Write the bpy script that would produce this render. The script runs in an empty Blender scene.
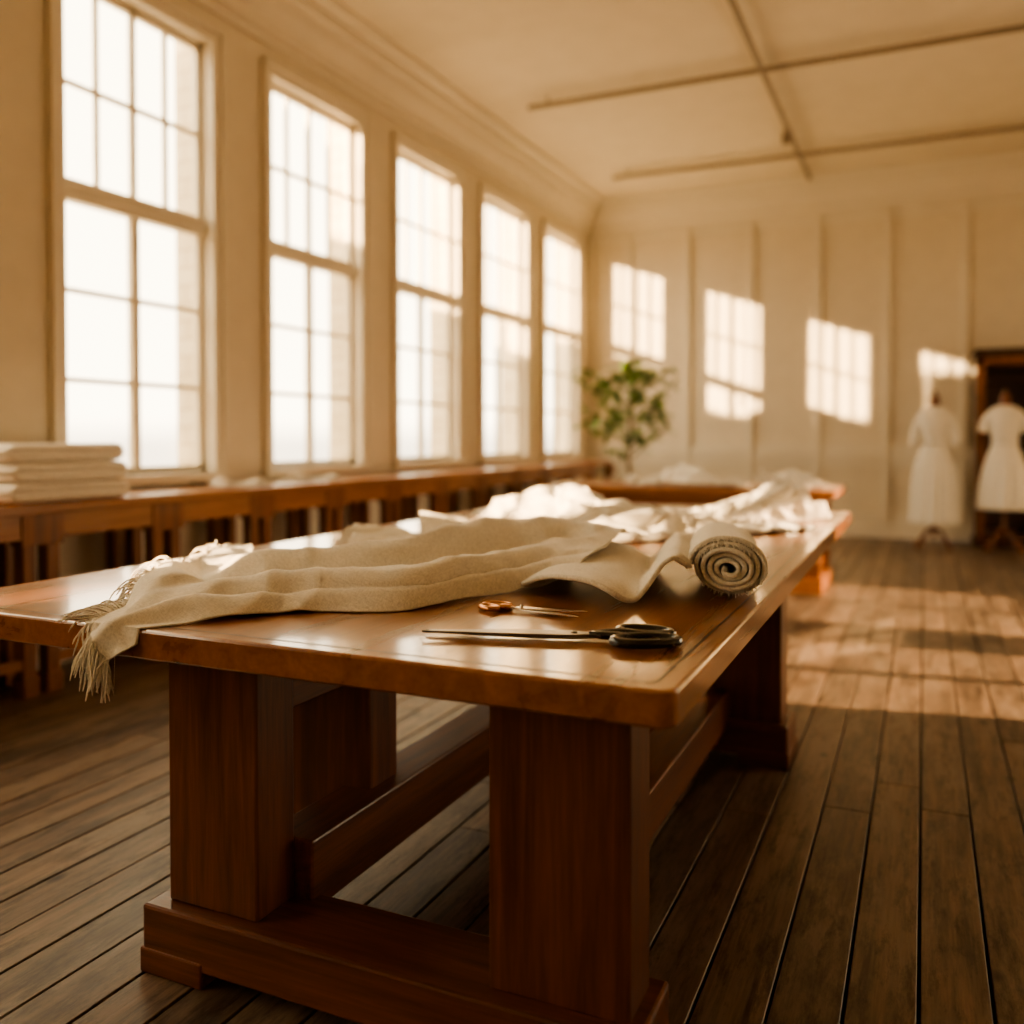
import bpy, bmesh, math, random
from mathutils import Vector, noise, Matrix
random.seed(7)
S = bpy.context.scene
COL = S.collection

# ------------------------------------------------------------ materials
def new_mat(name):
    m = bpy.data.materials.new(name); m.use_nodes = True
    nt = m.node_tree; b = nt.nodes['Principled BSDF']
    return m, nt, b

def plain(name, col, rough=0.6, metal=0.0, bump=0.0, bscale=40, var=0.06, coat=0.0):
    m, nt, b = new_mat(name)
    b.inputs['Roughness'].default_value = rough
    b.inputs['Metallic'].default_value = metal
    b.inputs['Coat Weight'].default_value = coat
    tc = nt.nodes.new('ShaderNodeTexCoord')
    n = nt.nodes.new('ShaderNodeTexNoise'); n.inputs['Scale'].default_value = bscale/10; n.inputs['Detail'].default_value = 5
    nt.links.new(tc.outputs['Object'], n.inputs['Vector'])
    r = nt.nodes.new('ShaderNodeValToRGB')
    r.color_ramp.elements[0].position = .3; r.color_ramp.elements[1].position = .7
    r.color_ramp.elements[0].color = (*[max(0, c*(1-var)) for c in col], 1)
    r.color_ramp.elements[1].color = (*[min(1, c*(1+var)) for c in col], 1)
    nt.links.new(n.outputs['Fac'], r.inputs['Fac']); nt.links.new(r.outputs['Color'], b.inputs['Base Color'])
    if bump > 0:
        n2 = nt.nodes.new('ShaderNodeTexNoise'); n2.inputs['Scale'].default_value = bscale; n2.inputs['Detail'].default_value = 4
        nt.links.new(tc.outputs['Object'], n2.inputs['Vector'])
        bp = nt.nodes.new('ShaderNodeBump'); bp.inputs['Strength'].default_value = bump; bp.inputs['Distance'].default_value = .005
        nt.links.new(n2.outputs['Fac'], bp.inputs['Height']); nt.links.new(bp.outputs['Normal'], b.inputs['Normal'])
    return m

def wood(name, dark, light, axis='Y', rough=0.3, coat=0.0, coat_rough=.1, scale=1.0, island=0.0, bump=.15, wear=None):
    m, nt, b = new_mat(name); L = nt.links
    tc = nt.nodes.new('ShaderNodeTexCoord')
    mp = nt.nodes.new('ShaderNodeMapping')
    sc = {'X': (1.2, 22, 22), 'Y': (22, 1.2, 22), 'Z': (22, 22, 1.2)}[axis]
    mp.inputs['Scale'].default_value = [s*scale for s in sc]
    L.new(tc.outputs['Object'], mp.inputs['Vector'])
    vec = mp.outputs['Vector']
    geo = nt.nodes.new('ShaderNodeNewGeometry')
    if island > 0:
        cmb = nt.nodes.new('ShaderNodeVectorMath'); cmb.operation = 'SCALE'
        cmb.inputs[0].default_value = (37, 53, 71)
        L.new(geo.outputs['Random Per Island'], cmb.inputs['Scale'])
        ad = nt.nodes.new('ShaderNodeVectorMath'); ad.operation = 'ADD'
        L.new(vec, ad.inputs[0]); L.new(cmb.outputs['Vector'], ad.inputs[1]); vec = ad.outputs['Vector']
    n = nt.nodes.new('ShaderNodeTexNoise'); n.inputs['Scale'].default_value = 1.0
    n.inputs['Detail'].default_value = 8; n.inputs['Roughness'].default_value = .62; n.inputs['Distortion'].default_value = .6
    L.new(vec, n.inputs['Vector'])
    n2 = nt.nodes.new('ShaderNodeTexNoise'); n2.inputs['Scale'].default_value = 7.0; n2.inputs['Detail'].default_value = 3
    L.new(vec, n2.inputs['Vector'])
    mx = nt.nodes.new('ShaderNodeMath'); mx.operation = 'MULTIPLY_ADD'; mx.inputs[1].default_value = .3
    L.new(n2.outputs['Fac'], mx.inputs[0]); 
    sb = nt.nodes.new('ShaderNodeMath'); sb.operation = 'SUBTRACT'; sb.inputs[1].default_value = .15
    L.new(n.outputs['Fac'], sb.inputs[0]); L.new(sb.outputs[0], mx.inputs[2])
    r = nt.nodes.new('ShaderNodeValToRGB')
    r.color_ramp.elements[0].position = .32; r.color_ramp.elements[1].position = .68
    r.color_ramp.elements[0].color = (*dark, 1); r.color_ramp.elements[1].color = (*light, 1)
    L.new(mx.outputs[0], r.inputs['Fac'])
    out = r.outputs['Color']
    if island > 0:
        mr = nt.nodes.new('ShaderNodeMapRange'); mr.inputs['To Min'].default_value = 1-island; mr.inputs['To Max'].default_value = 1+island
        L.new(geo.outputs['Random Per Island'], mr.inputs['Value'])
        hs = nt.nodes.new('ShaderNodeHueSaturation'); L.new(mr.outputs['Result'], hs.inputs['Value']); L.new(out, hs.inputs['Color'])
        out = hs.outputs['Color']
    if wear:
        n3 = nt.nodes.new('ShaderNodeTexNoise'); n3.inputs['Scale'].default_value = 2.2; n3.inputs['Detail'].default_value = 8; n3.inputs['Roughness'].default_value = .75
        mp3 = nt.nodes.new('ShaderNodeMapping'); mp3.inputs['Scale'].default_value = (3.2, .7, 1)
        L.new(tc.outputs['Object'], mp3.inputs['Vector']); L.new(mp3.outputs['Vector'], n3.inputs['Vector'])
        r3 = nt.nodes.new('ShaderNodeValToRGB'); r3.color_ramp.elements[0].position = .47; r3.color_ramp.elements[1].position = .62
        r3.color_ramp.elements[1].color = (.8, .8, .8, 1)
        L.new(n3.outputs['Fac'], r3.inputs['Fac'])
        mm = nt.nodes.new('ShaderNodeMix'); mm.data_type = 'RGBA'
        L.new(r3.outputs['Color'], mm.inputs[0]); L.new(out, mm.inputs[6]); mm.inputs[7].default_value = (*wear, 1)
        out = mm.outputs[2]
        vo = nt.nodes.new('ShaderNodeTexVoronoi'); vo.inputs['Scale'].default_value = 4.5
        mp2 = nt.nodes.new('ShaderNodeMapping'); mp2.inputs['Scale'].default_value = (1, .55, 1)
        L.new(tc.outputs['Object'], mp2.inputs['Vector']); L.new(mp2.outputs['Vector'], vo.inputs['Vector'])
        r4 = nt.nodes.new('ShaderNodeValToRGB'); r4.color_ramp.elements[0].position = .03; r4.color_ramp.elements[1].position = .10
        r4.color_ramp.elements[0].color = (.2, .18, .16, 1); r4.color_ramp.elements[1].color = (1, 1, 1, 1)
        L.new(vo.outputs['Distance'], r4.inputs['Fac'])
        m2 = nt.nodes.new('ShaderNodeMix'); m2.data_type = 'RGBA'; m2.blend_type = 'MULTIPLY'; m2.inputs[0].default_value = 1
        L.new(out, m2.inputs[6]); L.new(r4.outputs['Color'], m2.inputs[7]); out = m2.outputs[2]
        n5 = nt.nodes.new('ShaderNodeTexNoise'); n5.inputs['Scale'].default_value = 5.5; n5.inputs['Detail'].default_value = 6; n5.inputs['Roughness'].default_value = .8
        L.new(mp3.outputs['Vector'], n5.inputs['Vector'])
        r5 = nt.nodes.new('ShaderNodeValToRGB'); r5.color_ramp.elements[0].position = .35; r5.color_ramp.elements[1].position = .50
        r5.color_ramp.elements[0].color = (.38, .35, .32, 1); r5.color_ramp.elements[1].color = (1, 1, 1, 1)
        L.new(n5.outputs['Fac'], r5.inputs['Fac'])
        m3 = nt.nodes.new('ShaderNodeMix'); m3.data_type = 'RGBA'; m3.blend_type = 'MULTIPLY'; m3.inputs[0].default_value = 1
        L.new(out, m3.inputs[6]); L.new(r5.outputs['Color'], m3.inputs[7]); out = m3.outputs[2]
    L.new(out, b.inputs['Base Color'])
    rr = nt.nodes.new('ShaderNodeMapRange'); rr.inputs['To Min'].default_value = rough*.8; rr.inputs['To Max'].default_value = rough*1.25
    L.new(n.outputs['Fac'], rr.inputs['Value']); L.new(rr.outputs['Result'], b.inputs['Roughness'])
    b.inputs['Coat Weight'].default_value = coat; b.inputs['Coat Roughness'].default_value = coat_rough
    bp = nt.nodes.new('ShaderNodeBump'); bp.inputs['Strength'].default_value = bump; bp.inputs['Distance'].default_value = .003
    L.new(mx.outputs[0], bp.inputs['Height']); L.new(bp.outputs['Normal'], b.inputs['Normal'])
    return m

def linen(name, col, weave=500, bump=.35):
    m, nt, b = new_mat(name); L = nt.links
    b.inputs['Roughness'].default_value = .92
    b.inputs['Sheen Weight'].default_value = .25
    tc = nt.nodes.new('ShaderNodeTexCoord')
    def nz(scale, det):
        mp = nt.nodes.new('ShaderNodeMapping'); mp.inputs['Scale'].default_value = scale
        L.new(tc.outputs['Object'], mp.inputs['Vector'])
        n = nt.nodes.new('ShaderNodeTexNoise'); n.inputs['Scale'].default_value = 1; n.inputs['Detail'].default_value = det
        L.new(mp.outputs['Vector'], n.inputs['Vector']); return n.outputs['Fac']
    a = nz((weave, weave*.12, weave*.4), 2); c = nz((weave*.12, weave, weave*.4), 2)
    ad = nt.nodes.new('ShaderNodeMath'); ad.operation = 'ADD'; L.new(a, ad.inputs[0]); L.new(c, ad.inputs[1])
    r = nt.nodes.new('ShaderNodeValToRGB')
    r.color_ramp.elements[0].position = .35; r.color_ramp.elements[1].position = .65
    hf = nt.nodes.new('ShaderNodeMath'); hf.operation = 'MULTIPLY'; hf.inputs[1].default_value = .5
    L.new(ad.outputs[0], hf.inputs[0]); L.new(hf.outputs[0], r.inputs['Fac'])
    r.color_ramp.elements[0].color = (*[x*.80 for x in col], 1); r.color_ramp.elements[1].color = (*[min(1, x*1.1) for x in col], 1)
    L.new(r.outputs['Color'], b.inputs['Base Color'])
    bp = nt.nodes.new('ShaderNodeBump'); bp.inputs['Strength'].default_value = bump; bp.inputs['Distance'].default_value = .002
    L.new(hf.outputs[0], bp.inputs['Height']); L.new(bp.outputs['Normal'], b.inputs['Normal'])
    return m

def brick(name):
    m, nt, b = new_mat(name); L = nt.links
    tc = nt.nodes.new('ShaderNodeTexCoord'); sp_ = nt.nodes.new('ShaderNodeSeparateXYZ'); cb = nt.nodes.new('ShaderNodeCombineXYZ')
    L.new(tc.outputs['Object'], sp_.inputs[0])
    ad = nt.nodes.new('ShaderNodeMath'); ad.operation = 'ADD'; L.new(sp_.outputs['X'], ad.inputs[0]); L.new(sp_.outputs['Y'], ad.inputs[1])
    L.new(ad.outputs[0], cb.inputs[0]); L.new(sp_.outputs['Z'], cb.inputs[1])
    t = nt.nodes.new('ShaderNodeTexBrick'); L.new(cb.outputs[0], t.inputs['Vector']); t.inputs['Scale'].default_value = 1
    t.inputs['Brick Width'].default_value = .30; t.inputs['Row Height'].default_value = .12; t.inputs['Mortar Size'].default_value = .008
    t.inputs['Color1'].default_value = (.84, .76, .62, 1); t.inputs['Color2'].default_value = (.74, .65, .50, 1); t.inputs['Mortar'].default_value = (.6, .5, .38, 1)
    L.new(t.outputs['Color'], b.inputs['Base Color']); b.inputs['Roughness'].default_value = .9
    return m

M_wall = plain('wall_paint', (.76, .68, .55), .65, bump=.05, bscale=60, var=.03)
M_ceil = plain('ceiling_paint', (.71, .63, .50), .8, var=.03)
M_trim = plain('trim_paint', (.78, .71, .59), .45, var=.02)
M_win = plain('window_paint', (.78, .71, .59), .4, var=.02)
M_floor = wood('floor_boards', (.062, .042, .029), (.225, .155, .108), 'Y', rough=.42, scale=.9, island=.34, bump=.6, wear=(.235, .178, .133))
M_sub = plain('subfloor', (.012, .008, .006), .9)
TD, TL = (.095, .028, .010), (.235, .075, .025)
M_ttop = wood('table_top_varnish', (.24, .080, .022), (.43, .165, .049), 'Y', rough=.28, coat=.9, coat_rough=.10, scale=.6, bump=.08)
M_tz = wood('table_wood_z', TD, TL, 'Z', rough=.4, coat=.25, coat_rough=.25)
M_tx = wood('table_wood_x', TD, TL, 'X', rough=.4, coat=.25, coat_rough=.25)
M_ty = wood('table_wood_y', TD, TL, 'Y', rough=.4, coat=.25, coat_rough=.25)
M_inlay = plain('inlay_line', (.025, .009, .005), .3)
M_bz = wood('bench_wood_z', (.14, .048, .016), (.30, .11, .038), 'Z', rough=.4, coat=.2)
M_by = wood('bench_wood_y', (.23, .082, .026), (.42, .17, .058), 'Y', rough=.32, coat=.5, coat_rough=.2)
M_bx = wood('bench_wood_x', (.14, .048, .016), (.30, .11, .038), 'X', rough=.4, coat=.2)
M_linen = linen('linen_natural', (.89, .84, .745), 420)
M_linen2 = linen('linen_white', (.88, .83, .74), 300)
M_dress = linen('dress_cotton', (.88, .84, .76), 300)
M_steel = plain('brushed_steel', (.72, .66, .60), .22, metal=1, bscale=80)
M_dsteel = plain('dark_steel', (.20, .18, .17), .28, metal=1)
M_blk = plain('black_enamel', (.012, .011, .011), .18, coat=.6, var=.01)
M_copper = plain('copper_bronze', (.62, .32, .17), .25, metal=1)
M_rail = plain('track_metal', (.24, .19, .14), .5)
M_leaf = plain('leaf_green', (.16, .27, .05), .45, var=.35, bscale=50)
M_bark = plain('bark', (.20, .13, .07), .8, bump=.5)
M_pot = plain('glazed_pot', (.55, .45, .34), .4)
M_soil = plain('soil', (.03, .02, .012), 1, bump=1)
M_dark = wood('wardrobe_wood', (.03, .011, .005), (.08, .028, .012), 'Z', rough=.4, coat=.2)
M_stone = plain('stone_render', (.55, .48, .38), .9, bump=.4, bscale=8, var=.15)
M_brick = brick('pale_brick')

m, nt, b = new_mat('window_glass'); M_glass = m
nt.nodes.remove(b)
tr = nt.nodes.new('ShaderNodeBsdfTransparent'); gl = nt.nodes.new('ShaderNodeBsdfGlossy'); gl.inputs['Roughness'].default_value = .02
mxs = nt.nodes.new('ShaderNodeMixShader'); mxs.inputs[0].default_value = .05
nt.links.new(tr.outputs[0], mxs.inputs[1]); nt.links.new(gl.outputs[0], mxs.inputs[2])
nt.links.new(mxs.outputs[0], nt.nodes['Material Output'].inputs[0])

# ------------------------------------------------------------ helpers
def finish(name, bm, mats, parent=None, bevel=0, smooth=False, seg=2):
    me = bpy.data.meshes.new(name); 
    bmesh.ops.recalc_face_normals(bm, faces=bm.faces[:])
    bm.to_mesh(me); bm.free()
    ob = bpy.data.objects.new(name, me); COL.objects.link(ob)
    for mm in (mats if isinstance(mats, (list, tuple)) else [mats]): me.materials.append(mm)
    if smooth:
        for p in me.polygons: p.use_smooth = True
    if bevel:
        md = ob.modifiers.new('bevel', 'BEVEL'); md.width = bevel; md.segments = seg; md.limit_method = 'ANGLE'; md.angle_limit = math.radians(40)
    if parent: ob.parent = parent
    return ob

def empty(name, loc=(0, 0, 0)):
    e = bpy.data.objects.new(name, None); e.location = (0, 0, 0); e.empty_display_size = .1
    COL.objects.link(e); return e

def box(bm, x0, x1, y0, y1, z0, z1, mi=0):
    vs = [bm.verts.new(p) for p in ((x0,y0,z0),(x1,y0,z0),(x1,y1,z0),(x0,y1,z0),(x0,y0,z1),(x1,y0,z1),(x1,y1,z1),(x0,y1,z1))]
    for f in ((0,3,2,1),(4,5,6,7),(0,1,5,4),(1,2,6,5),(2,3,7,6),(3,0,4,7)):
        fc = bm.faces.new([vs[i] for i in f]); fc.material_index = mi
    return vs

def boxes(name, lst, mat, parent=None, bevel=0):
    bm = bmesh.new()
    for b_ in lst: box(bm, *b_)
    return finish(name, bm, mat, parent, bevel)

def prism(name, prof, axis, a0, a1, mat, parent=None):
    bm = bmesh.new()
    def P(p, a): return (a, p[0], p[1]) if axis == 'X' else ((p[0], a, p[1]) if axis == 'Y' else (p[0], p[1], a))
    A = [bm.verts.new(P(p, a0)) for p in prof]; B = [bm.verts.new(P(p, a1)) for p in prof]
    n = len(prof)
    for i in range(n): bm.faces.new([A[i], A[(i+1) % n], B[(i+1) % n], B[i]])
    bm.faces.new(A); bm.faces.new(B[::-1])
    return finish(name, bm, mat, parent)

def rings(bm, rs, mi=0, cap=True):
    R = [[bm.verts.new(p) for p in r] for r in rs]
    n = len(R[0])
    for i in range(len(R)-1):
        for j in range(n):
            f = bm.faces.new([R[i][j], R[i][(j+1) % n], R[i+1][(j+1) % n], R[i+1][j]]); f.material_index = mi; f.smooth = True
    if cap:
        for r in (R[0][::-1], R[-1]):
            f = bm.faces.new(r); f.material_index = mi
    return R

def tube(bm, pts, rad, n=8, mi=0, closed=False):
    pts = [Vector(p) for p in pts]; k = len(pts); rs = []
    up = Vector((0.13, .21, 1)).normalized()
    for i, p in enumerate(pts):
        if closed: t = pts[(i+1) % k]-pts[i-1]
        else: t = pts[min(i+1, k-1)]-pts[max(i-1, 0)]
        t.normalize(); u = t.cross(up)
        if u.length < 1e-3: u = t.cross(Vector((1, 0, 0)))
        u.normalize(); v = t.cross(u).normalized()
        r = rad[i] if isinstance(rad, (list, tuple)) else rad
        rs.append([p+u*math.cos(a)*r+v*math.sin(a)*r for a in [2*math.pi*j/n for j in range(n)]])
    if closed: rs.append(rs[0])
    rings(bm, rs, mi, cap=not closed)

def lathe(bm, prof, cx, cy, n=24, mi=0, sx=1, sy=1):
    rings(bm, [[(cx+r*sx*math.cos(2*math.pi*j/n), cy+r*sy*math.sin(2*math.pi*j/n), z) for j in range(n)] for r, z in prof], mi)

def cr(p0, p1, p2, p3, t):
    return .5*((2*p1)+(p2-p0)*t+(2*p0-5*p1+4*p2-p3)*t*t+(3*p1-p0-3*p2+p3)*t**3)
def spl(pts, u):
    k = len(pts)-1; x = min(max(u, 0), .99999)*k; i = int(x); t = x-i
    g = lambda j: pts[min(max(j, 0), k)]
    p0 = g(i-1) if i > 0 else 2*pts[0]-pts[1]
    p3 = g(i+2) if i+2 <= k else 2*pts[k]-pts[k-1]
    return cr(p0, g(i), g(i+1), p3, t)

# ------------------------------------------------------------ room shell
WX, FY, BY, RX, CH = -4.35, 12.2, -3.2, 3.2, 4.5
WT = .12
WIN0, WP, WW, WZ0, WZ1 = 3.57-3*1.75, 1.75, 1.15, 1.02, 3.87
starts = [WIN0+WP*i for i in range(8)]
lst = [(WX-WT, WX, BY, FY, 0, WZ0), (WX-WT, WX, BY, FY, WZ1, CH)]
prev = BY
for s in starts:
    lst.append((WX-WT, WX, prev, s, WZ0, WZ1)); prev = s+WW
lst.append((WX-WT, WX, prev, FY, WZ0, WZ1))
boxes('wall_left', lst, M_wall)
boxes('wall_far', [(WX-WT, RX+.2, FY, FY+.2, 0, CH)], M_wall)
RW = [(5.0, 6.1), (6.45, 7.75)]; RZ0, RZ1 = .45, 2.0  # added openings in the unseen right wall, let the spot reach the floor
lst = [(RX, RX+.14, BY, FY, 0, RZ0), (RX, RX+.14, BY, FY, RZ1, CH)]; prev = BY
for a, c in RW: lst.append((RX, RX+.14, prev, a, RZ0, RZ1)); prev = c
lst.append((RX, RX+.14, prev, FY, RZ0, RZ1))
boxes('wall_right', lst, M_wall)
boxes('wall_back', [(WX-WT, RX+.2, BY-.2, BY, 0, CH)], M_wall)
boxes('ceiling', [(WX-WT, RX+.2, BY-.2, FY+.2, CH, CH+.15)], M_ceil)

bm = bmesh.new(); PW = .150; x = WX
box(bm, WX-WT, RX+.2, BY-.2, FY+.2, -.12, -.03, 1)
while x < RX:
    y = BY-random.random()*2.5
    x1 = min(x+PW, RX)
    while y < FY:
        L_ = random.uniform(2.6, 5.0); y1 = y+L_
        a, c = max(y, BY), min(y1, FY)
        if c-a > .02:
            g = random.uniform(.005, .009)
            dz = random.uniform(-.0012, .0)
            X0, X1, Y0, Y1 = x+g*.5, x1-g*.5, a+g*.3, c-g*.3
            bv = .002
            b0 = [bm.verts.new(p) for p in ((X0, Y0, -.03), (X1, Y0, -.03), (X1, Y1, -.03), (X0, Y1, -.03))]
            b1 = [bm.verts.new((p[0], p[1], dz-bv)) for p in ((X0, Y0), (X1, Y0), (X1, Y1), (X0, Y1))]
            b2 = [bm.verts.new(p) for p in ((X0+bv, Y0+bv, dz), (X1-bv, Y0+bv, dz), (X1-bv, Y1-bv, dz), (X0+bv, Y1-bv, dz))]
            for A, B in ((b0, b1), (b1, b2)):
                for j in range(4): bm.faces.new([A[j], A[(j+1) % 4], B[(j+1) % 4], B[j]])
            bm.faces.new(b2)
        y = y1
    x += PW
finish('floor', bm, [M_floor, M_sub])

def cprof(w, d, o):
    return [(w, CH-.42), (w+d*.03, CH-.42), (w+d*.035, CH-.37), (w+d*.07, CH-.35), (w+d*.08, CH-.28), (w+d*.14, CH-.20), (w+d*.17, CH-.12),
            (w+d*.22, CH-.11), (w+d*.23, CH-.05), (w+d*.34, CH-.045), (w+d*.35, CH), (w, CH)]
prism('trim_1', cprof(WX, 1, 0), 'Y', BY, FY, M_trim)
prism('trim_2', cprof(FY, -1, 0), 'X', WX, RX, M_trim)
prism('baseboard_far', [(FY, 0), (FY-.03, 0), (FY-.03, .16), (FY-.015, .19), (FY, .19)], 'X', WX, RX, M_trim)
prism('baseboard_left', [(WX, 0), (WX+.03, 0), (WX+.03, .16), (WX+.015, .19), (WX, .19)], 'Y', BY, FY, M_trim)
lst = []
xs = [-4.30, -3.76, -2.92, -2.08, -1.24, -.42, .44, 1.28, 2.12, 2.96]
for xx in xs:
    lst.append((xx-.055, xx+.055, FY-.03, FY, .19, CH-.42))
    lst.append((xx-.025, xx+.025, FY-.045, FY-.03, .19, CH-.42))
lst += [(WX, RX, FY-.04, FY, .98, 1.06), (WX, RX, FY-.025, FY, CH-.55, CH-.42), (WX, RX, FY-.022, FY, 1.06, 1.16), (WX, RX, FY-.022, FY, .86, .98), (WX, RX, FY-.022, FY, .19, .30)]
boxes('trim_3', lst, M_trim, bevel=.006)

def portal(e, sx_, sy_, loc, rot):
    ld = bpy.data.lights.new('portal', 'AREA'); ld.shape = 'RECTANGLE'; ld.size = sx_; ld.size_y = sy_
    try: ld.cycles.is_portal = True
    except Exception as ex: print(ex)
    lo = bpy.data.objects.new('portal', ld); COL.objects.link(lo); lo.parent = e
    lo.location = loc; lo.rotation_euler = rot

for i, s in enumerate(starts):
    e = empty('window_%d' % (i+1))
    y0, y1 = s, s+WW; fx0, fx1 = WX-WT+.005, WX-WT+.050
    L_ = []
    fr = .045
    L_ += [(fx0, fx1, y0, y0+fr, WZ0, WZ1), (fx0, fx1, y1-fr, y1, WZ0, WZ1), (fx0, fx1, y0, y1, WZ0, WZ0+fr), (fx0, fx1, y0, y1, WZ1-fr, WZ1),
           (fx0-.01, fx1+.03, y0, y1, 2.59, 2.71), (fx0-.02, fx1+.045, y0, y1, 2.635, 2.665)]
    ym = (y0+y1)/2
    L_ += [(fx0+.005, fx1+.005, ym-.030, ym+.030, WZ0, 2.62), (fx0+.01, fx1, ym-.020, ym+.020, 2.68, WZ1)]
    t = .014
    for k in (1, 2):
        z = WZ0+fr+(2.60-WZ0-fr)*k/3
        L_.append((fx0+.010, fx1-.006, y0+fr, y1-fr, z-t, z+t))
    for k in (.25, .75):
        yy = y0+fr+(WW-2*fr)*k
        L_.append((fx0+.010, fx1-.006, yy-t, yy+t, 2.70, WZ1-fr))
    z = (2.70+WZ1-fr)/2
    L_.append((fx0+.010, fx1-.006, y0+fr, y1-fr, z-t, z+t))
    boxes('frame', L_, M_win, e, bevel=.004)
    boxes('pane', [(fx0+.020, fx0+.024, y0+fr, y1-fr, WZ0+fr, WZ1-fr)], M_glass, e)
    cw = .10
    C = [(WX, WX+.03, y0-cw, y0, WZ0-.02, WZ1+cw), (WX, WX+.03, y1, y1+cw, WZ0-.02, WZ1+cw), (WX, WX+.03, y0, y1, WZ1, WZ1+cw),
         (WX+.03, WX+.05, y0-cw, y0-cw+.035, WZ0-.02, WZ1+cw), (WX+.03, WX+.05, y1+cw-.035, y1+cw, WZ0-.02, WZ1+cw), (WX+.03, WX+.05, y0-cw, y1+cw, WZ1+cw-.035, WZ1+cw),
         (WX-.07, WX+.07, y0-cw-.02, y1+cw+.02, WZ0-.06, WZ0-.0)]
    boxes('casing', C, M_win, e, bevel=.005)
    pb = .20
    prism('buttress', [(WX-WT-.002, y1+.01), (WX-WT-pb, y1+.01), (WX-WT-pb, y1+.05), (WX-WT-.002, y1+.34)], 'Z', 0, 5.2, M_brick, e)
    portal(e, WZ1-WZ0, WW, (WX-WT-.01, ym, (WZ0+WZ1)/2), (0, -math.pi/2, 0))
for i, (a, c) in enumerate(RW):  # invented right-hand windows, out of view, shape the floor light band
    e = empty('window_%d' % (len(starts)+i+1)); f0, f1 = RX+.07, RX+.12
    L_ = [(f0, f1, a, a+.05, RZ0, RZ1), (f0, f1, c-.05, c, RZ0, RZ1), (f0, f1, a, c, RZ0, RZ0+.05), (f0, f1, a, c, RZ1-.05, RZ1), (f0, f1, (a+c)/2-.03, (a+c)/2+.03, RZ0, RZ1)]
    for k in (1, 2):
        z = RZ0+(RZ1-RZ0)*k/3; L_.append((f0+.01, f1-.01, a, c, z-.012, z+.012))
    boxes('frame', L_, M_win, e, bevel=.004)
    portal(e, RZ1-RZ0, c-a, (RX+.15, (a+c)/2, (RZ0+RZ1)/2), (0, math.pi/2, 0))

boxes('ground_exterior', [(-60, WX-WT-.5, -40, 60, -4.3, -4.2)], M_stone)
boxes('neighbour_building', [(-9.4, -8.25, -7.3, -5.75, -4.2, 2.82), (-9.4, -8.25, -3.7, -1.9, -4.2, 3.80), (-9.4, -8.25, -1.9, -.3, -4.2, 5.3), (-9.4, -8.25, -.3, 1.65, -4.2, 4.22), (-9.4, -8.25, 1.65, 3.3, -4.2, 3.86), (-9.4, -8.25, 3.3, 5.1, -4.2, 3.58), (-9.4, -8.25, 5.1, 6.7, -4.2, 3.88)], M_stone)  # unseen blocks added outside, stepped to trim the sun patches indoors

# ------------------------------------------------------------ main table
T = .83
tb = empty('cutting_table')
def rrect(x0, x1, y0, y1, r, n=8):
    pts = []
    for cx, cy, a0 in ((x1-r, y1-r, 0), (x0+r, y1-r, 90), (x0+r, y0+r, 180), (x1-r, y0+r, 270)):
        for k in range(n+1):
            a = math.radians(a0+90*k/n); pts.append((cx+r*math.cos(a), cy+r*math.sin(a)))
    return pts
def slab(name, x0, x1, y0, y1, z0, z1, r, mat, parent, bev=.008):
    bm = bmesh.new(); rs = []
    for z, ins in ((z0, bev), (z0+bev, 0), (z1-bev*1.3, 0), (z1-bev*.4, bev*.35), (z1, bev*1.3)):
        rs.append([(p[0], p[1], z) for p in rrect(x0+ins, x1-ins, y0+ins, y1-ins, max(r-ins, .003))])
    rings(bm, rs)
    ob = finish(name, bm, mat, parent); 
    for p in ob.data.polygons: p.use_smooth = False
    return ob
TX0, TX1, TY0, TY1 = -2.35, -.37, 1.46, 5.45
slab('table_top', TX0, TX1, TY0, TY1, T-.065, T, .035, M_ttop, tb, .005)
bm = bmesh.new(); w = .0055; i_ = .04
o1 = [(p[0], p[1], T+.0006) for p in rrect(TX0+i_, TX1-i_, TY0+i_, TY1-i_, .02)]
o2 = [(p[0], p[1], T+.0006) for p in rrect(TX0+i_+w, TX1-i_-w, TY0+i_+w, TY1-i_-w, .018)]
A = [bm.verts.new(p) for p in o1]; B = [bm.verts.new(p) for p in o2]
for j in range(len(A)): bm.faces.new([A[j], A[(j+1) % len(A)], B[(j+1) % len(A)], B[j]])
finish('inlay', bm, M_inlay, tb)
LX = ((-1.61, -1.35), (-.775, -.485))
legs, feet, pads = [], [], []
for (ya, yb) in ((1.555, 1.77), (3.50, 3.74)):
    feet.append((-1.655, -.455, ya, yb, .035, .160))
    for (xa, xb) in ((-1.66, -1.475), (-.64, -.45)): pads.append((xa, xb, ya-.004, yb+.004, 0, .060))
    for (xa, xb) in LX: legs.append((xa, xb, ya+.04, yb-.04, .160, T-.065))
    feet.append((-1.62, -.47, ya+.05, yb-.05, T-.12, T-.065)) if ya > 3 else None
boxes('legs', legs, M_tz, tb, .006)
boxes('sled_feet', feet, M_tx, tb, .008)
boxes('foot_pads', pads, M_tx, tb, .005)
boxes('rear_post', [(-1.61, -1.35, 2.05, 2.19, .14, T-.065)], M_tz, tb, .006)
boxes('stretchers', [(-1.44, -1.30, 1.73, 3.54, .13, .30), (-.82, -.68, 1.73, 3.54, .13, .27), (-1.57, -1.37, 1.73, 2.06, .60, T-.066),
                     (-1.50, -1.40, 2.19, 3.54, T-.14, T-.066), (-.70, -.60, 1.73, 3.54, T-.10, T-.066)], M_ty, tb, .006)

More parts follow.
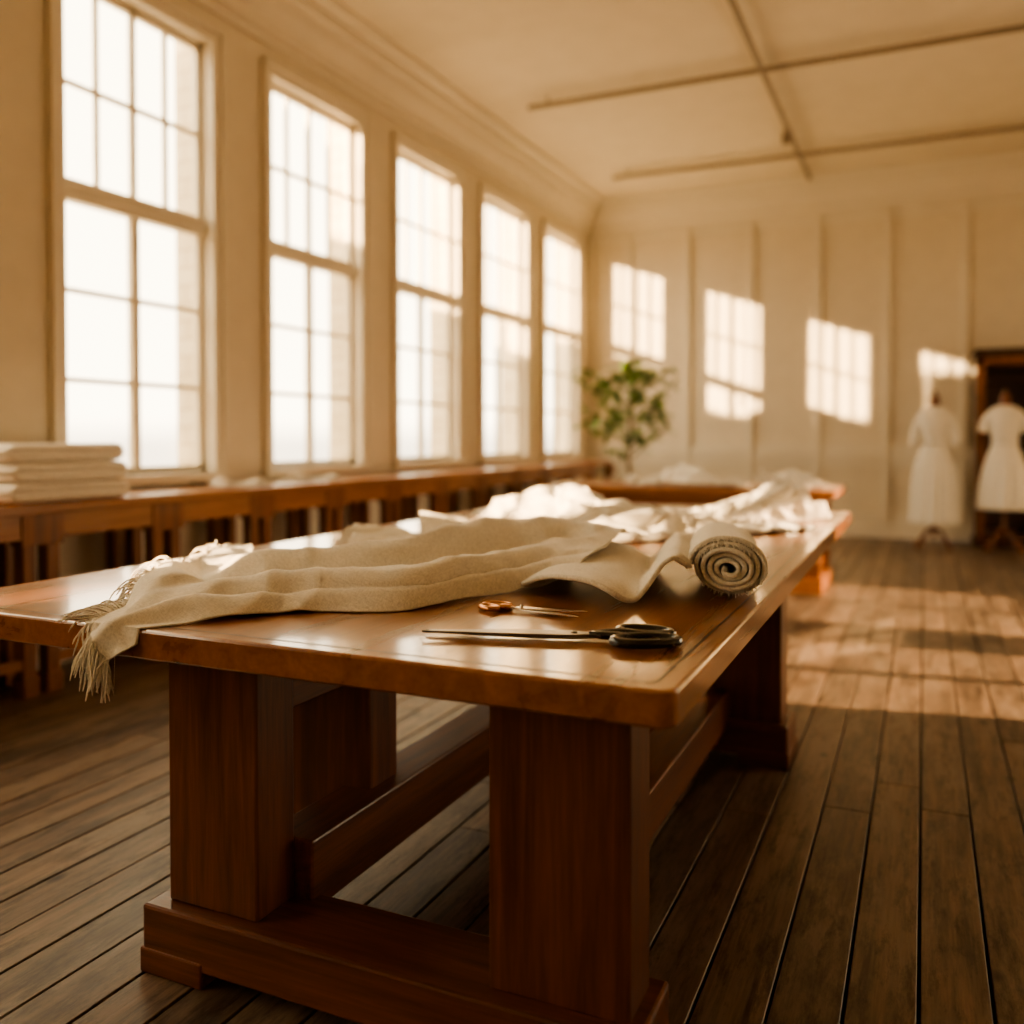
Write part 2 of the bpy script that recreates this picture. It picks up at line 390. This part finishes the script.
# ------------------------------------------------------------ window bench
wb = empty('window_counter')
BX0, BX1, BH = WX+.035, -3.83, .93
slab('counter_top', BX0+.02, BX1, -1.8, 11.75, BH-.05, BH, .01, M_by, wb, .006)
lz, la, lp = [], [], []
y = -1.75; pit = .80
la.append((BX1-.062, BX1-.042, -1.72, 11.0, BH-.17, BH-.05))
while y < 11.2:
    y0, y1 = y+.03, y+pit-.03
    for ya in (y0, y1-.07):
        for xb in (BX1-.05, BX0+.14):
            lz.append((xb-.07, xb, ya, ya+.07, .0, BH-.05))
            lp.append((xb-.078, xb+.008, ya-.008, ya+.078, .0, .10))
    lp.append((BX1-.128, BX1-.035, y1-.085, y1+.145, BH-.20, BH-.05))
    la += [(BX0+.08, BX0+.10, y0+.07, y1-.07, BH-.19, BH-.05),
           (BX1-.10, BX1-.06, y0+.07, y1-.07, .14, .19)]
    y += pit
boxes('legs', lz, M_bz, wb, .004); boxes('leg_collars', lp, M_bz, wb, .004); boxes('aprons', la, M_by, wb, .004)

# ------------------------------------------------------------ far table
ft = empty('trestle_table')
slab('table_top', -3.05, -.62, 7.45, 8.55, .77, T, .02, M_by, ft)
L_, F_ = [], []
for xx in (-.98, -2.85):
    for yy in (7.55, 8.2): L_.append((xx, xx+.24, yy, yy+.16, .12, .77))
    F_.append((xx-.02, xx+.26, 7.5, 8.45, 0, .12)); F_.append((xx+.04, xx+.2, 7.5, 8.45, .66, .765))
boxes('legs', L_, M_bz, ft, .006); boxes('feet', F_, M_by, ft, .006)
boxes('stretcher', [(-2.7, -.9, 7.95, 8.03, .2, .36), (-2.9, -.75, 7.5, 7.53, .68, .765)], M_bx, ft, .005)

# ------------------------------------------------------------ cloth tools
def collide(p, z0=T, lift=.003):
    if TX0 < p.x < TX1 and TY0-.004 < p.y < TY1:
        if p.z < z0+lift: p.z = z0+lift
    elif p.y <= TY0-.004 and p.z < z0+.004:
        p.y = min(p.y, TY0-.006)
    return p

def cloth_grid(name, fn, nu, nv, mat, parent, thick=.0022, wr=(.006, 7, .002, 22), seed=0, coll=True, sub=0, lift=.003):
    G = [[fn(i/nu, j/nv) for j in range(nv+1)] for i in range(nu+1)]
    H = []
    for i in range(nu+1):
        row = []
        for j in range(nv+1):
            p = G[i][j]
            du = G[min(i+1, nu)][j]-G[max(i-1, 0)][j]; dv = G[i][min(j+1, nv)]-G[i][max(j-1, 0)]
            n = du.cross(dv)
            if n.length > 1e-9: n.normalize()
            q = p*wr[1]+Vector((seed, seed*2.3, 0))
            r1 = 1-abs(noise.noise(q))*2.2
            d = wr[0]*(r1-.4)+wr[2]*noise.noise(p*wr[3]+Vector((seed, 0, 5)))
            pp = p+n*d
            row.append(collide(pp, lift=lift) if coll else pp)
        H.append(row)
    bm = bmesh.new()
    V = [[bm.verts.new(p) for p in r] for r in H]
    for i in range(nu):
        for j in range(nv):
            f = bm.faces.new([V[i][j], V[i+1][j], V[i+1][j+1], V[i][j+1]]); f.smooth = True
    me = bpy.data.meshes.new(name); bm.to_mesh(me); bm.free()
    ob = bpy.data.objects.new(name, me); COL.objects.link(ob); me.materials.append(mat)
    for p in me.polygons: p.use_smooth = True
    md = ob.modifiers.new('solid', 'SOLIDIFY'); md.thickness = thick; md.offset = 0
    if parent: ob.parent = parent
    return ob, H

def strands(name, items, mat, parent, r=.0011):
    cu = bpy.data.curves.new(name, 'CURVE'); cu.dimensions = '3D'; cu.bevel_depth = r; cu.bevel_resolution = 1
    for pts in items:
        sp = cu.splines.new('POLY'); sp.points.add(len(pts)-1)
        for k, p in enumerate(pts):
            sp.points[k].co = (p[0], p[1], p[2], 1); sp.points[k].radius = 1.0 if k < len(pts)-1 else .5
    cu.materials.append(mat)
    ob = bpy.data.objects.new(name, cu); COL.objects.link(ob); ob.parent = parent
    return ob

def fringe_from(edge, outd, length, n, T0=T, seed=1, up=.25):
    rnd = random.Random(seed); its = []
    for k in range(n):
        u = (k+rnd.random()*.6)/n
        p = spl(edge, u); d = outd(u)
        d = (d+Vector((rnd.uniform(-.45, .45), rnd.uniform(-.45, .45), rnd.uniform(-.1, up)))).normalized()
        L_ = length*rnd.uniform(.6, 1.15); pts = [p.copy()]; q = p.copy(); vel = d
        for s in range(6):
            vel = (vel+Vector((rnd.uniform(-.22, .22), rnd.uniform(-.22, .22), -.30 if q.z > T0+.01 or q.y < TY0 else -.05))).normalized()
            q = q+vel*L_/6
            if TX0 < q.x < TX1 and q.y > TY0-.003: q.z = max(q.z, T0+.002)
            pts.append(q.copy())
        its.append(pts)
    return its

V3 = lambda l: [Vector(p) for p in l]
SEC = [V3(s) for s in [
 [(-1.620,1.430,.765),(-1.69,1.455,.80),(-1.84,1.74,.860),(-2.01,2.12,.890),(-2.21,2.56,.855)],
 [(-1.570,1.436,.790),(-1.65,1.50,.842),(-1.74,1.75,.880),(-1.86,2.06,.855),(-2.02,2.38,.885)],
 [(-1.50,1.53,.836),(-1.58,1.65,.885),(-1.66,1.85,.850),(-1.74,2.02,.892),(-1.86,2.17,.842)],
 [(-1.35,1.75,.835),(-1.41,1.83,.900),(-1.50,1.97,.855),(-1.57,2.08,.910),(-1.66,2.2,.838)],
 [(-1.14,1.86,.835),(-1.19,1.95,.910),(-1.28,2.10,.868),(-1.36,2.25,.950),(-1.45,2.4,.84)],
 [(-1.07,2.07,.835),(-1.12,2.17,.910),(-1.2,2.35,.89),(-1.27,2.55,.970),(-1.36,2.75,.86)],
 [(-.98,2.24,.838),(-1.0,2.36,.905),(-1.03,2.53,.915),(-1.06,2.72,.975),(-1.12,2.95,.90)],
 [(-.86,2.33,.892),(-.86,2.45,.912),(-.86,2.58,.93),(-.87,2.75,.95),(-.9,2.95,.92)]]]
def scarf(u, v):
    p = spl([spl(s, v) for s in SEC], u)
    e_ = min(1, 6*v)*min(1, 6*(1-v))*min(1, (1-u)*5+.2)
    ph = v*17+3.6*math.sin(u*3.0)+1.4*noise.noise(Vector((u*5, v*2, 1)))
    a = .027*(.45+.9*abs(noise.noise(Vector((u*4, v*3, 7)))))
    p.z += e_*a*(abs(math.sin(ph*.5))*2-1)*1.2
    return p
sc = empty('linen_cloth_roll')
ob, H = cloth_grid('draped_length', scarf, 170, 100, M_linen, sc, thick=.0035, wr=(.011, 6.5, .0035, 20), seed=3)
edge = H[0]; n_e = len(edge)
def od(u):
    k = min(int(u*(n_e-1)), n_e-1); d = H[0][k]-H[5][k]
    d.z = d.z*.4
    if H[0][k].y < TY0+.05: d = Vector((-.2, -.2, -1))
    return d.normalized()
its = fringe_from([edge[i] for i in range(0, n_e, 4)], od, .098, 300, seed=4, up=.8)
strands('fringe', its, M_linen2, sc, .0021)

pr = [(0, .010), (.05, .035), (.12, .062), (.20, .066), (.27, .048), (.315, .022), (.34, .016), (.372, .050), (.400, .090), (.430, .108), (.455, .094), (.470, .084)]
prof = [Vector((a, c, 0)) for a, c in pr]
NF = len(prof)
cx, cz = .572, .082
NS = 92
for k in range(NS):
    a = math.radians(165-k*20); r = 1-.88*(k/NS)
    r *= 1+.02*math.sin(k*.35+1)
    prof.append(Vector((cx+.098*r*math.cos(a), max(cz-.008*k/NS+.073*r*math.sin(a), .009), 0)))
O = Vector((-.985, 2.17, T)); Dd = Vector((-.22, .975, 0))
UF = NF/(len(prof)-1)
offk = [Vector((o, 0, 0)) for o in (.09, .0, -.07, -.08, .00, .06, .08, .12, .18)]
def rollf(u, v):
    p = spl(prof, u)
    if u < UF: bl = spl(offk, u/UF).x
    else: bl = .18+.012*math.sin((u-UF)*12)+.004*math.sin((u-UF)*60)-.02*(u-UF)
    d = bl+(.78-bl)*v
    wob = .010*noise.noise(Vector((p.x*3, v*4, 2)))
    return O+Vector((p.x+wob, 0, p.y*(1-.12*v+.06*noise.noise(Vector((v*4, p.x*3, 0))))+.004))+Dd*d
ob, H2 = cloth_grid('rolled_section', rollf, 560, 44, M_linen, sc, thick=.0118, wr=(.0022, 7, .0012, 22), seed=9, lift=.006)
ed = [H2[i][0] for i in range(0, 561, 4)]
its = fringe_from(ed[14:50], lambda u: Vector((.3, -.8, -.1)).normalized(), .018, 110, seed=8)
strands('frayed_edge', its, M_linen2, sc, .0014)

def strip(name, path, width, amp, seed, mat, parent=None, z0=T, folds=3.0, nu=110, nv=60, coll=True, wr=(.012, 6, .004, 18)):
    path = [Vector(p) for p in path]
    def fn(u, v):
        c = spl(path, u); t = (spl(path, min(1, u+.01))-spl(path, max(0, u-.01))); t.z = 0; t.normalize()
        nrm = Vector((-t.y, t.x, 0)); s = v-.5
        wv = width*(1+.25*noise.noise(Vector((u*3, seed, 0))))
        ph = seed+2.5*noise.noise(Vector((u*2.2, seed*1.7, 3)))
        env = max(0, 1-(2*abs(s))**4)
        a = amp*(.65+.8*abs(noise.noise(Vector((u*3.3, seed*3.1, 9)))))
        z = a*env*(.55+.45*math.sin(ph+s*folds*6.28))*(.6+.4*math.sin(u*9+seed))
        lean = .03*math.cos(ph+s*folds*6.28)
        edge_w = .03*noise.noise(Vector((u*6, seed, v*2)))
        q = c+nrm*(s*wv+lean*env+edge_w)
        q.z = z0+.004+max(z, 0)+c.z
        return q
    ob, H_ = cloth_grid(name, fn, nu, nv, mat, parent, thick=.004, seed=seed, coll=coll, wr=wr)
    if not coll:
        for v in ob.data.vertices:
            if v.co.z < z0+.003: v.co.z = z0+.003
    return ob, H_
lc = empty('crumpled_linen_length')
strip('lower_fold', [(-1.95, 3.35, 0), (-1.6, 3.55, 0), (-1.25, 3.75, .0), (-.95, 4.05, 0), (-.72, 4.45, 0)], .62, .12, 2.1, M_linen2, lc, wr=(.026, 7, .008, 18), folds=4)
ob, H3 = strip('gathered_heap', [(-2.0, 4.55, 0), (-1.75, 4.35, .02), (-1.45, 4.3, .03), (-1.15, 4.6, .0), (-.85, 4.9, 0), (-.62, 5.08, 0)], .58, .14, 5.3, M_linen2, lc, wr=(.030, 7, .010, 18), folds=4)
its = fringe_from([H3[i][0] for i in range(0, 40, 4)], lambda u: Vector((-.6, -.7, 0)), .07, 50, seed=12)
strands('fringe', its, M_linen2, lc, .0014)
ob, H4 = strip('back_folds', [(-2.05, 3.0, 0), (-1.75, 3.15, 0), (-1.5, 3.1, 0), (-1.25, 3.25, 0)], .40, .085, 7.7, M_linen, lc, folds=2, wr=(.018, 7, .006, 18))
its = fringe_from([H4[0][i] for i in range(0, 61, 6)], lambda u: Vector((-.9, -.3, 0)), .09, 80, seed=13)
strands('fringe_2', its, M_linen2, lc, .0018)
wr2 = (.03, 7, .01, 18)
strip('fabric_heap', [(-2.4, 7.75, 0), (-2.05, 7.9, .03), (-1.75, 7.75, .02), (-1.45, 7.9, 0)], .45, .20, 3.3, M_linen2, None, coll=False, nu=90, nv=50, wr=wr2)
strip('fabric_heap', [(-1.25, 7.8, 0), (-1.05, 7.95, .03), (-.8, 7.85, 0)], .38, .15, 8.3, M_linen2, None, coll=False, nu=70, nv=50, wr=wr2)
strip('fabric_scrap', [(-4.2, 5.15, 0), (-4.1, 5.35, 0), (-4.0, 5.6, 0)], .22, .07, 4.4, M_linen2, None, z0=BH, coll=False, nu=40, nv=30)
strip('fabric_scrap', [(-4.15, 4.5, 0), (-4.05, 4.65, 0), (-4.0, 4.85, 0)], .2, .06, 6.4, M_linen2, None, z0=BH, coll=False, nu=40, nv=30)

st = empty('folded_linen_stack')
z = BH+.002
for k, (h, w0, ye) in enumerate(((.094, 0, 3.60), (.098, .01, 3.585), (.092, -.01, 3.57))):
    bm = bmesh.new()
    x0, x1, y0, y1 = -4.24+w0, -3.88+w0*.5, 2.90+w0, ye
    zc = z+h/2; hh = h/2
    cs = [(x1-.03, -1), (x1-.008, -.86), (x1, -.55), (x1-.004, -.2), (x1-.02, 0), (x1-.004, .2), (x1, .55), (x1-.008, .86), (x1-.03, 1)]
    cs += [(x1-.15, 1.0), ((x0+x1)/2, 1.02), (x0+.1, 1.0), (x0+.02, .95), (x0, .5), (x0, -.5), (x0+.02, -.95), (x0+.1, -1), ((x0+x1)/2, -1), (x1-.15, -1)]
    rs = []; NQ = 26
    for q in range(NQ+1):
        t = q/NQ; yy = y0+(y1-y0)*t
        dd = min(t, 1-t)*(y1-y0)
        sh = .35 if q in (0, NQ) else min(1, .80+.2*min(1, dd/.05))
        ins = .012 if q in (0, NQ) else 0
        rs.append([(px-ins if px > (x0+x1)/2 else px+ins, yy, zc+pz*hh*sh+(.004*noise.noise(Vector((px*5, yy*4, k*3)))+.0025*noise.noise(Vector((px*9, yy*11, k*3+1))))*(1 if pz > 0 else .6)) for px, pz in cs])
    rings(bm, rs)
    finish('folded_sheet', bm, M_linen2, st, smooth=True)
    z += h+.001

# ------------------------------------------------------------ shears
def flat_part(bm, outline, z0, z1, mi=0, xf=None):
    A = [bm.verts.new(xf(p[0], p[1], z0)) for p in outline]; B = [bm.verts.new(xf(p[0], p[1], z1)) for p in outline]
    n = len(A)
    for i in range(n):
        f = bm.faces.new([A[i], A[(i+1) % n], B[(i+1) % n], B[i]]); f.material_index = mi
    f = bm.faces.new(A[::-1]); f.material_index = mi
    f = bm.faces.new(B); f.material_index = mi

def scissors(name, origin, ang, s, open_a, mat_blade, mat_handle, bow=.075, z=T, tr_=.0135, bw=1.0, bt=.0035):
    e = empty(name); ca, sa = math.cos(ang), math.sin(ang)
    for side in (1, -1):
        bm = bmesh.new(); oa = side*open_a/2; co, so = math.cos(oa), math.sin(oa)
        def xf(x, y, zz):
            x, y = x*co-y*so, x*so+y*co
            return Vector((origin[0]+(x*ca-y*sa)*s, origin[1]+(x*sa+y*ca)*s, z+zz))
        zz0 = .006+(bt if side > 0 else 0)
        outl = [(-.60, side*.004), (-.56, side*-.003+.0), (-.30, -side*.020*bw), (-.02, -side*.034*bw), (.05, -side*.030), (.14, -side*.040), (.17, -side*.028), (.06, side*.014), (0, side*.032*bw), (-.12, side*.040*bw), (-.35, side*.034*bw), (-.54, side*.016*bw)]
        flat_part(bm, outl, zz0, zz0+bt, 0, xf)
        hx, hy = .27, -side*bow
        rx, ry = (.122, .062) if side > 0 else (.104, .056)
        pts = []
        for k in range(28):
            a = 2*math.pi*k/28
            px = hx+rx*math.cos(a); py = hy+ry*math.sin(a)+side*.012*math.cos(a)
            pts.append(xf(px, py, tr_*s/.8+.002))
        tube(bm, pts, tr_*s/.8, 8, 1, closed=True)
        hz = tr_*s/.8+.003
        tube(bm, [xf(.06, -side*.002, hz), xf(.11, -side*.022, hz), xf(.17, -side*.045, hz), xf(.2, -side*.062, hz)], [.6*tr_*s/.8, .85*tr_*s/.8, tr_*s/.8, .9*tr_*s/.8], 8, 1)
        finish('blade_and_handle', bm, [mat_blade, mat_handle], e, bevel=.0006)
    bm = bmesh.new()
    lathe(bm, [(.001, z+.004), (.012*s/.8, z+.004), (.012*s/.8, z+.0155), (.008*s/.8, z+.018), (.001, z+.0185)], origin[0], origin[1], 16)
    finish('pivot_screw', bm, mat_blade, e, smooth=True)
    return e
scissors('tailor_shears', (-.655, 1.755), math.radians(17), .53, math.radians(7), M_dsteel, M_blk, bow=.092, tr_=.016, bt=.005, bw=1.25)
scissors('thread_snips', (-.875, 1.985), math.radians(180-3), .27, math.radians(20), M_steel, M_copper, bow=.12, tr_=.019, bw=1.4, bt=.003)

# ------------------------------------------------------------ dress forms
def dress_form(x0, y0, hem, sleeve, belt=True):
    e = empty('dress_form'); n = 72
    bm = bmesh.new()
    prof = [(.245, .175, hem), (.235, .165, hem+.15), (.215, .15, .85), (.195, .14, .95), (.165, .12, 1.06), (.125, .095, 1.17), (.122, .093, 1.20), (.145, .11, 1.30), (.168, .125, 1.40), (.178, .11, 1.48), (.168, .09, 1.53), (.11, .07, 1.575), (.062, .055, 1.595)]
    zs = []
    P = [Vector(p) for p in prof]
    for k in range(41):
        p = spl(P, k/40)
        row = []
        for j in range(n):
            a = 2*math.pi*j/n
            pl = max(0, min(1, (1.15-p.z)/.5))*.11
            r = 1+pl*math.sin(a*11+math.sin(p.z*4)*.6)+pl*.4*math.sin(a*7+1)
            row.append((x0+p.x*r*math.cos(a), y0+p.y*r*math.sin(a), p.z))
        zs.append(row)
    rings(bm, zs, 0, cap=False)
    for sd in (1, -1):
        S0 = Vector((x0+sd*.145, y0, 1.49)); S1 = Vector((x0+sd*.205, y0-.02, 1.50-sleeve))
        rs = []
        for k in range(9):
            u = k/8; c = S0.lerp(S1, u)+Vector((sd*.02*math.sin(u*3.1), 0, 0)); r = .050+.006*u
            rs.append([(c.x+r*math.cos(a)*.95, c.y+r*math.sin(a)*1.0, c.z+sd*.35*r*math.cos(a)*(1-u*.5)) for a in [2*math.pi*j/20 for j in range(20)]])
        rings(bm, rs, 0, cap=True)
    if belt:
        rings(bm, [[(x0+.130*math.cos(2*math.pi*j/40)*1.03, y0+.098*math.sin(2*math.pi*j/40)*1.03, zz) for j in range(40)] for zz in (1.165, 1.215)], 0, cap=False)
    ob = finish('dress', bm, M_dress, e, smooth=True)
    md = ob.modifiers.new('s', 'SOLIDIFY'); md.thickness = .004
    bm = bmesh.new()
    lathe(bm, [(.062, 1.55), (.058, 1.59), (.050, 1.64), (.050, 1.69), (.052, 1.70), (.03, 1.715), (.012, 1.73), (.02, 1.745), (.018, 1.765), (.004, 1.775)], x0, y0, 20)
    lathe(bm, [(.014, 1.56), (.014, .30), (.02, .29), (.03, .24), (.022, .2), (.03, .16), (.02, .12), (.005, .11)], x0, y0, 14)
    for k in range(4):
        a = math.radians(45+90*k); c, s_ = math.cos(a), math.sin(a)
        tube(bm, [(x0+c*.02, y0+s_*.02, .22), (x0+c*.09, y0+s_*.09, .20), (x0+c*.17, y0+s_*.17, .10), (x0+c*.22, y0+s_*.22, .03), (x0+c*.25, y0+s_*.25, .022)], [.02, .02, .02, .02, .022], 8)
    finish('stand', bm, M_tz, e, smooth=True)
    return e
dress_form(.11, 11.25, .28, .34)
dress_form(.80, 11.2, .46, .20)

# ------------------------------------------------------------ wardrobe (open)
wd = empty('open_wardrobe')
x0, x1, y0, y1, H_ = .55, 1.95, 11.62, 12.13, 2.16
boxes('carcass', [(x0, x0+.07, y0, y1, .08, H_), (x1-.07, x1, y0, y1, .08, H_), (x0, x1, y1-.02, y1, .08, H_), (x0, x1, y0, y1, 0.08, .16), (x0, x1, y0, y1, H_-.1, H_),
                  (x0+.64, x0+.68, y0+.03, y1, .1, H_), (x0+.07, x0+.64, y0+.05, y1, 1.9, 1.92), (x0+.68, x1-.07, y0+.05, y1, .8, .82), (x0+.68, x1-.07, y0+.05, y1, 1.4, 1.42)], M_dark, wd, .005)
boxes('cornice_and_plinth', [(x0-.05, x1+.05, y0-.05, y1, H_, H_+.05), (x0-.03, x1+.03, y0-.03, y1, H_+.05, H_+.09), (x0-.03, x1+.03, y0-.03, y1, 0, .08)], M_dark, wd, .006)
boxes('face_frame', [(x0-.005, x0+.08, y0-.02, y0, .08, H_), (x1-.08, x1+.005, y0-.02, y0, .08, H_), (x0, x1, y0-.02, y0, H_-.09, H_)], M_bz, wd, .005)

# ------------------------------------------------------------ potted tree
pt = empty('potted_ficus_tree'); px, py = -3.1, 10.1
bm = bmesh.new()
lathe(bm, [(.14, 0), (.16, .01), (.20, .30), (.215, .40), (.23, .41), (.23, .45), (.20, .45), (.195, .40)], px, py, 32)
finish('pot', bm, M_pot, pt, smooth=True)
bm = bmesh.new(); lathe(bm, [(.19, .36), (.192, .40), (.1, .41), (.01, .415)], px, py, 24); finish('soil', bm, M_soil, pt, smooth=True)
bm = bmesh.new(); bl = bmesh.new(); rnd = random.Random(21)
tube(bm, [(px, py, .38), (px+.02, py, .7), (px-.01, py, 1.0), (px+.02, py, 1.3), (px, py, 1.85)], [.026, .022, .02, .016, .006], 8)
def leaf(c, d, L_, W_):
    d = d.normalized(); s_ = d.cross(Vector((rnd.uniform(-.3, .3), rnd.uniform(-.3, .3), 1))).normalized(); u_ = s_.cross(d)
    prev = None
    for k, (t, w_, dz) in enumerate(((0, .05, 0), (.25, .8, .02), (.5, 1, 0), (.75, .7, -.08), (1, .03, -.2))):
        ctr = c+d*t*L_+u_*dz*L_
        row = [bl.verts.new(ctr-s_*w_*W_+u_*w_*W_*.25), bl.verts.new(ctr), bl.verts.new(ctr+s_*w_*W_+u_*w_*W_*.25)]
        if prev:
            for q in (0, 1): bl.faces.new([prev[q], prev[q+1], row[q+1], row[q]])
        prev = row
for k in range(28):
    a = k*2.4; zb = .98+.032*k; L_ = rnd.uniform(.45, .88)*(1-.3*(k/28))
    el = rnd.uniform(.05, .95)
    base = Vector((px+.01, py, zb)); d = Vector((math.cos(a)*math.cos(el), math.sin(a)*math.cos(el), math.sin(el)))
    pts = [base, base+d*L_*.5+Vector((0, 0, .03)), base+d*L_+Vector((0, 0, .02))]
    tube(bm, pts, [.009, .006, .003], 6)
    for q in range(15):
        u = .25+.75*q/14; c = spl(pts, u)
        dd = (d*.6+Vector((rnd.uniform(-1, 1), rnd.uniform(-1, 1), rnd.uniform(-.6, .5))))
        leaf(c, dd, rnd.uniform(.12, .19), rnd.uniform(.028, .048))
finish('trunk', bm, M_bark, pt, smooth=True)
finish('foliage', bl, M_leaf, pt, smooth=True)

# ------------------------------------------------------------ ceiling track
tk = empty('ceiling_track_lighting')
boxes('rails', [(-1.32, -1.28, 3.5, 11.7, CH-.10, CH-.06), (-3.5, 2.6, 8.08, 8.12, CH-.10, CH-.06), (-3.5, 2.6, 10.68, 10.72, CH-.10, CH-.06)], M_rail, tk, .003)
hang = []
for (xx, yy) in ((-3.3, 8.1), (1.5, 8.1), (-3.3, 10.7), (1.5, 10.7), (-1.3, 6), (-1.3, 9.4), (-1.3, 11.5)): hang.append((xx-.008, xx+.008, yy-.008, yy+.008, CH-.07, CH))
boxes('hangers', hang, M_rail, tk)
bm = bmesh.new()
for (xx, yy) in ((-1.3, 9.6), (.9, 8.1)):
    lathe(bm, [(.012, CH-.10), (.012, CH-.16), (.035, CH-.165), (.045, CH-.27), (.04, CH-.27), (.02, CH-.2)], xx, yy, 16)
finish('spot_heads', bm, M_rail, tk, smooth=True)

# ------------------------------------------------------------ light
w = bpy.data.worlds.new('World'); S.world = w; w.use_nodes = True; nt = w.node_tree
bg = nt.nodes['Background']
tc = nt.nodes.new('ShaderNodeTexCoord'); sx = nt.nodes.new('ShaderNodeSeparateXYZ'); nt.links.new(tc.outputs['Generated'], sx.inputs[0])
r = nt.nodes.new('ShaderNodeValToRGB'); mr = nt.nodes.new('ShaderNodeMapRange')
mr.inputs['From Min'].default_value = -.2; mr.inputs['From Max'].default_value = .6
nt.links.new(sx.outputs['Z'], mr.inputs['Value']); nt.links.new(mr.outputs['Result'], r.inputs['Fac'])
r.color_ramp.elements[0].position = 0; r.color_ramp.elements[0].color = (.45, .38, .28, 1)
r.color_ramp.elements[1].position = 1; r.color_ramp.elements[1].color = (1, .83, .55, 1)
e1 = r.color_ramp.elements.new(.24); e1.color = (.50, .42, .31, 1)
e2 = r.color_ramp.elements.new(.275); e2.color = (1, .85, .60, 1)
nt.links.new(r.outputs['Color'], bg.inputs['Color']); bg.inputs['Strength'].default_value = 4.4

sd = bpy.data.lights.new('low_sun', 'SUN'); sd.energy = 19; sd.color = (1, .68, .35); sd.angle = math.radians(.7)
so = bpy.data.objects.new('low_sun', sd); COL.objects.link(so); so.location = (-12, -8, 6)
rr_ = .75; dirv = Vector((rr_, 1, -.347*rr_)).normalized()
so.rotation_euler = dirv.to_track_quat('-Z', 'Y').to_euler()

sp = bpy.data.lights.new('yard_floodlight', 'SPOT'); sp.energy = 29000; sp.color = (1, .64, .33); sp.spot_size = math.radians(24); sp.spot_blend = .3; sp.shadow_soft_size = .08  # added lamp beyond the right wall, stands in for late sun on the floor
spo = bpy.data.objects.new('yard_floodlight', sp); COL.objects.link(spo); spo.location = (12.5, 6.6, 4.4)
spo.rotation_euler = (Vector((.4, 6.3, 0))-spo.location).to_track_quat('-Z', 'Y').to_euler()

# ------------------------------------------------------------ camera
cd = bpy.data.cameras.new('camera'); cd.sensor_width = 36; cd.lens = 908/1024*36
co = bpy.data.objects.new('camera', cd); COL.objects.link(co)
PITCH = 1.2
co.location = (0, 0, 1.25); co.rotation_euler = (math.radians(90-PITCH), 0, math.radians(24.4))
cd.shift_y = -(75-908*math.tan(math.radians(PITCH)))/1024
cd.dof.use_dof = True; cd.dof.focus_distance = 2.1; cd.dof.aperture_fstop = 1.15
S.camera = co
S.view_settings.view_transform = 'AgX'
try: S.view_settings.look = 'AgX - Medium High Contrast'
except Exception as ex: print(ex)
S.view_settings.exposure = 0.82
